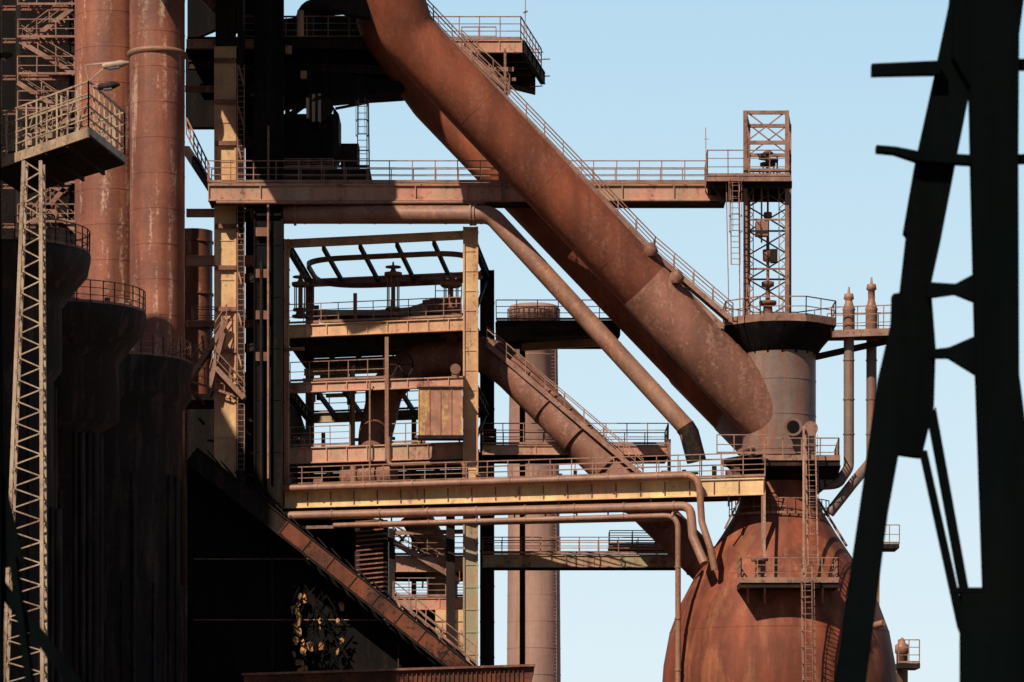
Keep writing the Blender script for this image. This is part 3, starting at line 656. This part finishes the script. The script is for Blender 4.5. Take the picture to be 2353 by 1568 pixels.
# ================================================================ left rear stair tower
b=B('steel_stair_tower'); y=9
b.box((X(-250,y+6),y+6,0),(X(172,y+6),y+7,Z(-80,y+6)),'shade_black')
for u in(0,42,165): b.beam(V((X(u,y),y,0)),P(u,-60,y),.3,.3,'dark')
fl=[(165,-20,45,-95),(45,-10,170,-95),(45,95,170,170),(165,20,60,100),(40,190,150,260),(160,270,40,360),(100,365,170,400),(40,400,150,440),(105,470,205,560),(160,420,70,520)]
for u0,v0,u1,v1 in fl: b.stairs(P(u0,v0,y-1),P(u1,v1,y-1),1.0,'rail')
for v in(20,95,180,260,345,430,520): b.ibeam(P(-40,v,y),P(172,v,y),.3,.25,'brown',1.5); b.rail([P(40,v-8,y-1.2),P(172,v-8,y-1.2)],1.1,1.2)
for v in range(0,560,75): b.beam(P(42,v,y+.5),P(165,v+75,y+.5),.12,.12,'rail')
b.done()

# ================================================================ floodlight mast
b=B('floodlight_mast'); y=-44
tl,tr=P(54,370,y),P(93,370,y); bl,brr=P(-12,2000,y),P(98,2000,y); bl.z=0;brr.z=0
dz=V((0,1.3,0)); legs=[(bl,tl),(brr,tr),(brr+dz,tr+dz*.7),(bl+dz,tl+dz*.7)]
for a,e in legs: b.beam(a,e,.16,.16,'mast')
n=34
for i in range(4):
    (a0,e0),(a1,e1)=legs[i],legs[(i+1)%4]
    if i==2: continue
    for j in range(n):
        p=a0.lerp(e0,(j+(0))/n); q=a1.lerp(e1,(j+.5)/n); r_=a0.lerp(e0,(j+1)/n)
        b.beam(p,q,.06,.06,'mast'); b.beam(q,r_,.06,.06,'mast')
A=P(-30,326,-36);Bc=P(203,300,-44);Cc=V((Bc.x+.9,-37.5,Bc.z)); A.z=Bc.z; Dd=V((A.x+.9,-30,A.z))
b.plate([A,Bc,Cc,Dd],.25,'dark')
b.beam(A+V((0,-.06,-.1)),Bc+V((0,-.06,-.1)),.1,.45,'mast'); b.beam(Bc,Cc,.1,.35,'mast')
for t in(.2,.4,.6,.8): b.beam(A.lerp(Bc,t)-UP*.3,Dd.lerp(Cc,t)-UP*.3,.12,.3,'dark')
b.rail([A,Bc,Cc,Dd],2.2,1.0,'mast',.075,True,(.25,.5,.75)); 
for t in(.15,.3,.5,.7,.85):
    p=A.lerp(Bc,t)+V((0,1.5,0)); b.beam(p,p+UP*2.4,.1,.1,'mast'); b.beam(p+UP*.3,A.lerp(Bc,t+.13)+V((0,1.5,2.0)),.07,.07,'mast')
b.beam(A+V((0,1.5,1.9)),Bc+V((0,1.5,1.9)),.1,.1,'mast'); b.beam(A+V((0,1.5,1.1)),Bc+V((0,1.5,1.1)),.1,.1,'mast')
for t in(.25,.42,.62): 
    p=A.lerp(Bc,t)+V((0,.8,0)); b.tube([p+UP*.4,p+UP*.95],.28,'mast',14); b.beam(p,p+UP*.5,.1,.1,'mast')
b.prism([(100,345),(243,330),(240,342),(150,360)],-40,3,'dark')
q=Bc+UP*2.2
def lamp(base,tip,s):
    b.beam(base,tip,.06,.06,'mast'); d=V((1,-.1,.12)).normalized()
    b.tube([tip-d*.15,tip,tip+d*.55*s,tip+d*.85*s],[.1,.16,.17,.06],'mast' if s>1 else 'dark',12)
    b.tube([tip+d*.1-UP*.1,tip+d*.5*s-UP*.12],.11,'glass',10)
lamp(q,P(243,152,-44),1.25); b.beam(q,P(195,150,-44),.06,.06,'mast'); b.beam(P(195,150,-44),P(243,145,-44),.06,.06,'mast')
lamp(q-UP*.2,P(232,200,-44),1.0); lamp(A+V((.5,-.2,2.3)),P(-12,132,-38),1.0)
b.done()

# ================================================================ inclined conveyor gallery and dark house
b=B('inclined_conveyor_gallery'); y=-2.5
a,e=P(440,1045,y),P(1075,1548,y); d=(e-a).normalized(); n=V((-d.z,0,d.x))
b.ibeam(a,e,1.05,.4,'dark',1.6,.08)
b.beam(a.lerp(e,.33)+V((0,-.12,0)),a.lerp(e,.99)+V((0,-.12,0)),.07,.8,'rdk')
b.beam(a+n*.2+V((0,.25,0)),e+n*.2+V((0,.25,0)),.1,.5,'dark')
for i in range(20):
    p=a.lerp(e,(i+.5)/20); q=a.lerp(e,(i+1.3)/20); b.beam(p+n*.75+V((0,1.5,0)),q+n*.62+V((0,1.5,0)),3.0,.06,'dark',up=n)
b.rail([a.lerp(e,.7)+n*.7,e+n*.7],1.0,1.3)
b.beam(a+V((0,3.2,0)),e+V((0,3.2,0)),.3,1.0,'shade_black')
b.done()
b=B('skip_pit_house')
b.prism([(430,1060),(1060,1560),(1060,2040),(430,2040)],0,.5,'shade_black')  # near-black sheet paints the shaded interior under the gallery
b.prism([(560,1120),(892,1200),(892,2010),(560,2010)],13,.5,'shade_black')
b.prism([(815,1195),(890,1195),(890,1370),(815,1310)],3,1,'dark')
for v in(1285,1425): b.tube([P(445,v,-.3),P(560+(v-1060)*.9,v,-.3)],.035,'rail',6)
for u in(625,915): b.tube([P(u,1250 if u<700 else 1480,-.3),P(u,1700,-.3)],.05,'stove',6)
for i in range(16): v=1200+i*11; b.beam(P(818,v,2.7),P(880,v-6,2.7),.1,.08,'brown')
# sunlit flaking panels behind a tangle of old bracing
for i in range(34):
    v=random.uniform(1365,1560); 
    u=random.gauss(690,11) if random.random()<.7 else random.choice((737,780))+random.gauss(0,6)
    if u>720 and v>1500: continue
    w=random.uniform(5,16); h=random.uniform(8,26); tl_=random.uniform(-10,10)
    b.prism([(u-w*.5,v-h*.4),(u+w*.1,v-h*.6),(u+w*.5+tl_*.3,v-h*.2),(u+w*.4,v+h*.5),(u-w*.2-tl_*.3,v+h*.55)],-.45-.004*i,.1,'ochre')
for i in range(90):
    u=random.uniform(662,790); v=random.uniform(1350,1560); a_=random.choice((1,-1))*random.uniform(.5,1.4); l=random.uniform(8,26)
    b.beam(P(u-l*math.cos(a_),v-l*math.sin(a_),-.95),P(u+l*math.cos(a_),v+l*math.sin(a_),-.75),.06,random.uniform(.03,.09),'shade_black')
b.done()
b=B('corrugated_roof_shed')
b.prism([(560,1552),(700,1542),(1228,1530),(1212,1600),(1200,2030),(560,2030)],-14,7,'rdk')
for i in range(60):
    p=P(575+i*10.6,1556-max(0,i-3)*.38,-14.06); b.beam(p,V((p.x,p.y,0)),.06,.06,'rdk')
b.beam(P(555,1550,-14.1),P(1230,1529,-14.1),.3,.12,'brown')
b.done()

# ================================================================ foreground pylon, near-black in place of shade
b=B('steel_pylon'); y=-140; t=.35
b.prism([(2200,-60),(2360,-60),(2342,80),(2340,360),(2342,860),(2360,1000),(2375,1700),(2210,1700),(2210,1357),(2262,1357),(2245,860),(2234,400),(2230,200),(2190,130),(2192,0)],y,t,'black')
b.prism([(2188,-60),(2245,-60),(2240,130),(2228,212),(2200,352),(2160,560),(2139,655),(2150,800),(2146,935),(2118,1050),(2065,1043),(2040,1180),(1990,1568),(1960,1800),(1880,1800),(1920,1568),(1985,1120),(2020,870),(2050,740),(2052,675),(2070,672),(2085,540),(2078,532),(2105,375),(2150,170),(2185,0)],y+.36,t,'black')
b.prism([(2003,146),(2160,139),(2160,170),(2003,173)],y+.1,.2,'black')
b.prism([(2330,135),(2400,135),(2400,158),(2330,158)],y+.1,.2,'black')
b.prism([(2014,333),(2060,337),(2110,347),(2250,357),(2250,378),(2105,369),(2055,352),(2014,348)],y+.1,.25,'black')
b.prism([(2330,355),(2400,352),(2400,372),(2330,374)],y+.1,.2,'black')
b.prism([(2130,648),(2195,652),(2245,625),(2245,695),(2195,675),(2130,684)],y+.1,.2,'black')
b.prism([(2140,803),(2180,798),(2245,770),(2245,862),(2180,822),(2140,822)],y+.1,.2,'black')
b.prism([(2132,960),(2150,935),(2226,1355),(2206,1357)],y+.1,.15,'black')
b.prism([(2112,1035),(2130,1035),(2222,1450),(2215,1480),(2200,1440)],y+.05,.1,'black')
b.prism([(2200,1350),(2262,1350),(2262,1360),(2200,1362)],y-.01,.4,'black')
for x in(2290,1940): p=P(x,1690,y+.2); b.beam(p,V((p.x+(.0 if x>2000 else -.2),p.y,0)),.9,.6,'black')
b.done()
b=B('steel_brace_frame'); y=-140
b.beam(P(-60,1270,y),P(260,1680,y),.12,.22,'black'); b.beam(P(-40,1000,y),P(35,1300,y),.12,.35,'black'); b.beam(P(30,1280,y),P(75,1620,y),.12,.35,'black'); b.beam(P(-30,0,y),P(-20,1700,y),.4,.35,'black')
b.beam(P(-20,1700,y),V((P(-20,1700,y).x,y,0)),.4,.35,'black'); b.beam(P(75,1600,y),V((P(90,1600,y).x,y,0)),.12,.3,'black')
b.beam(P(250,1660,y),V((P(262,1660,y).x,y,0)),.2,.3,'black')
b.done()

# ================================================================ unseen blocks added left of view to cast shade
b=B('offscreen_shade_blocks')
b.box((-64,-31,0),(-33.5,-20,57),'brown'); 
b.box((-64,-42,0),(-25.6,-38,56),'brown')
for x in range(-62,-34,4): b.box((x,-42.2,0),(x+.3,-42.01,56),'dark')
b.done()

# ================================================================ light, sky, camera
SA,SE=math.radians(35),math.radians(45)
sd=V((-math.sin(SA)*math.cos(SE),-math.cos(SA)*math.cos(SE),math.sin(SE)))
L=bpy.data.lights.new('sun','SUN'); L.energy=5.0; L.angle=math.radians(.5); L.color=(1,.88,.72)
o=bpy.data.objects.new('sun',L); o.rotation_euler=sd.to_track_quat('Z','Y').to_euler(); bpy.context.scene.collection.objects.link(o)
w=bpy.data.worlds.new('World'); bpy.context.scene.world=w; w.use_nodes=True; nt=w.node_tree
sk=nt.nodes.new('ShaderNodeTexSky'); sk.sky_type='NISHITA'; sk.sun_disc=False; sk.sun_elevation=SE; sk.sun_rotation=math.atan2(sd.x,sd.y)
sk.air_density=1.0; sk.dust_density=0.6; sk.ozone_density=1.5
bg=nt.nodes['Background']; bg.inputs['Strength'].default_value=.05
nt.links.new(sk.outputs[0],bg.inputs[0])
# pale haze bank low over the northern horizon
def nd(t): return nt.nodes.new(t)
tc=nd('ShaderNodeTexCoord'); sp=nd('ShaderNodeSeparateXYZ'); nt.links.new(tc.outputs['Generated'],sp.inputs[0])
rp=nd('ShaderNodeValToRGB'); nt.links.new(sp.outputs['Z'],rp.inputs[0])
cr=rp.color_ramp; cr.elements[0].position=0.0; cr.elements[0].color=(.80,.90,.94,1); cr.elements[1].position=.24; cr.elements[1].color=(.47,.70,.87,1)
x=cr.elements.new(.12); x.color=(.64,.82,.92,1)
b2=nd('ShaderNodeBackground'); nt.links.new(rp.outputs[0],b2.inputs[0])
mr=nd('ShaderNodeMapRange'); mr.inputs['From Min'].default_value=.26; mr.inputs['From Max'].default_value=.4; mr.inputs['To Min'].default_value=1; mr.inputs['To Max'].default_value=0; nt.links.new(sp.outputs['Z'],mr.inputs['Value'])
my=nd('ShaderNodeMapRange'); my.interpolation_type='SMOOTHSTEP'; my.inputs['From Min'].default_value=0.0; my.inputs['From Max'].default_value=.7; nt.links.new(sp.outputs['Y'],my.inputs['Value'])
ml=nd('ShaderNodeMath'); ml.operation='MULTIPLY'; nt.links.new(mr.outputs[0],ml.inputs[0]); nt.links.new(my.outputs[0],ml.inputs[1])
mx=nd('ShaderNodeMixShader'); nt.links.new(ml.outputs[0],mx.inputs[0]); nt.links.new(bg.outputs[0],mx.inputs[1]); nt.links.new(b2.outputs[0],mx.inputs[2])
nt.links.new(mx.outputs[0],nt.nodes['World Output'].inputs['Surface'])
cam=bpy.data.cameras.new('camera'); co=bpy.data.objects.new('camera',cam); bpy.context.scene.collection.objects.link(co)
co.location=(0,-200,EYE); co.rotation_euler=(math.radians(90),0,0)
cam.sensor_width=36; cam.lens=36*200/(2353*K); cam.shift_y=(HZ-784)/2353; cam.clip_start=1; cam.clip_end=9000
cam.dof.use_dof=True; cam.dof.focus_distance=200; cam.dof.aperture_fstop=1.8
s=bpy.context.scene; s.camera=co
s.view_settings.view_transform='Standard'; s.view_settings.look='None'; s.view_settings.exposure=0
